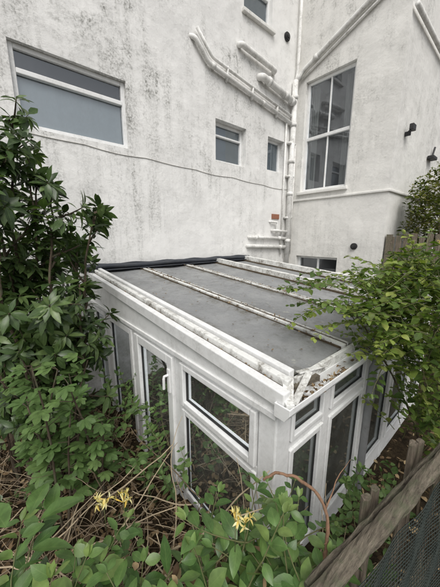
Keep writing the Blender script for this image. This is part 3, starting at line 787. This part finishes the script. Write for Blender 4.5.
for k in range(45):
    x=U(-.4,.80);y=U(.95,3.2)
    vine(b,(x,y,th(x,y)+U(.02,.2)),(U(-1,1),U(-1,1),U(.1,1)),random.randint(3,5),.05,.05,.028,.25,0,tint=U(0,.6))
b.obj("ground_ivy",[M_lf_shrub,M_greenstem],None,True)
b=MB()
for k in range(38):
    x=U(.5,.88);y=U(1.5,2.6)
    vine(b,(x,y,U(-1.95,-1.5)),(U(-.4,.2),U(-.6,.6),U(.3,1)),random.randint(3,6),.055,.08,.045,.25,0,tint=U(.2,.9))
for k in range(14):
    x=U(.6,.88);y=U(.8,1.5)
    vine(b,(x,y,U(-1.9,-1.6)),(U(-.4,.2),U(-.6,.6),U(.3,1)),random.randint(3,5),.05,.06,.035,.25,0,tint=U(.2,.9))
for k in range(40):
    x=U(1.0,2.0);y=U(.25,.58)
    vine(b,(x,y,U(-2.1,-1.6)),(U(-.4,.4),U(-.4,.2),U(.3,1)),random.randint(3,6),.05,.065,.04,.25,0,tint=U(.2,.9))
b.obj("nettle_patch",[M_lf_fig,M_greenstem],None,True)
b=MB()
for k in range(620):
    i=random.choice((1,1,2,2,3,4)); x=xs[i]+random.choice((-1,1,1))*U(.02,.07); y=U(.75,3.65)
    b.leaf((x,y,zr(y)+.02),(U(-1,1),U(-1,1),U(-.1,.3)),rv(.5)+Vector((0,0,.8)),U(.012,.035),U(.006,.016),U(-.2,.6),U(-.5,1),None,0,SP)
for k in range(160):
    x=U(1.1,3.7);y=U(.75,3.6)
    b.leaf((x,y,zr(y)+.004),(U(-1,1),U(-1,1),U(-.05,.15)),rv(.3)+Vector((0,0,.9)),U(.01,.03),U(.006,.015),U(0,.5),U(-.3,.5),None,0,SP)
for k in range(120):
    y=U(.72,3.65); x=U(1.016,1.028) if R()<.5 else U(.958,.972)
    b.leaf((x,y,zr(y)+.008),(U(-.3,.3),U(-1,1),U(-.05,.3)),rv(.5)+Vector((0,0,.8)),U(.01,.03),U(.006,.014),U(-.2,.6),U(-.5,1),None,0,SP)
b.obj("roof_debris",[M_lf_dead],None,True)
b=MB()
for k in range(150):
    x=U(.92,1.5) if R()<.7 else U(1.5,2.6); b.leaf((x,g0-U(.012,.07),zt-U(.02,.055)),(U(-1,1),U(-.6,.6),U(-.1,.6)),rv()+Vector((0,0,.7)),U(.015,.038),U(.008,.02),U(-.2,.6),U(-.5,1),None,0,SP)
b.obj("gutter_leaves",[M_lf_dead],None,True)

# ------------------------------------------------------------------ light, sky, camera
w=bpy.data.worlds.new("World"); SC.world=w; w.use_nodes=True; nt=w.node_tree; nt.nodes.clear()
SE,SR=math.radians(52),math.radians(215)
sky=N(nt,'ShaderNodeTexSky'); sky.sky_type='NISHITA'; sky.sun_disc=False; sky.sun_elevation=SE; sky.sun_rotation=SR
sky.air_density=1.0; sky.dust_density=4.0; sky.ozone_density=1.0
hs=N(nt,'ShaderNodeHueSaturation'); hs.inputs['Saturation'].default_value=.18; L(nt,sky.outputs[0],hs.inputs['Color'])
bg=N(nt,'ShaderNodeBackground'); bg.inputs[1].default_value=.15; L(nt,hs.outputs[0],bg.inputs[0])
o=N(nt,'ShaderNodeOutputWorld'); L(nt,bg.outputs[0],o.inputs[0])
sd=bpy.data.lights.new("sun",'SUN'); sd.energy=1.5; sd.angle=math.radians(35); sd.color=(1,.965,.91)
so=bpy.data.objects.new("sun",sd); COL.objects.link(so)
D=Vector((math.sin(SR)*math.cos(SE),math.cos(SR)*math.cos(SE),math.sin(SE)))
so.rotation_euler=D.to_track_quat('Z','Y').to_euler()
SC.view_settings.view_transform='Standard'; SC.view_settings.look='None'; SC.view_settings.exposure=0
cd=bpy.data.cameras.new("camera"); co=bpy.data.objects.new("camera",cd); COL.objects.link(co); SC.camera=co
cd.sensor_fit='HORIZONTAL'; cd.sensor_width=36; cd.lens=36*265/440; cd.clip_start=.02; cd.clip_end=1000
co.location=(0,0,0); co.rotation_euler=(math.radians(90-12.2),0,math.radians(49.5-90))
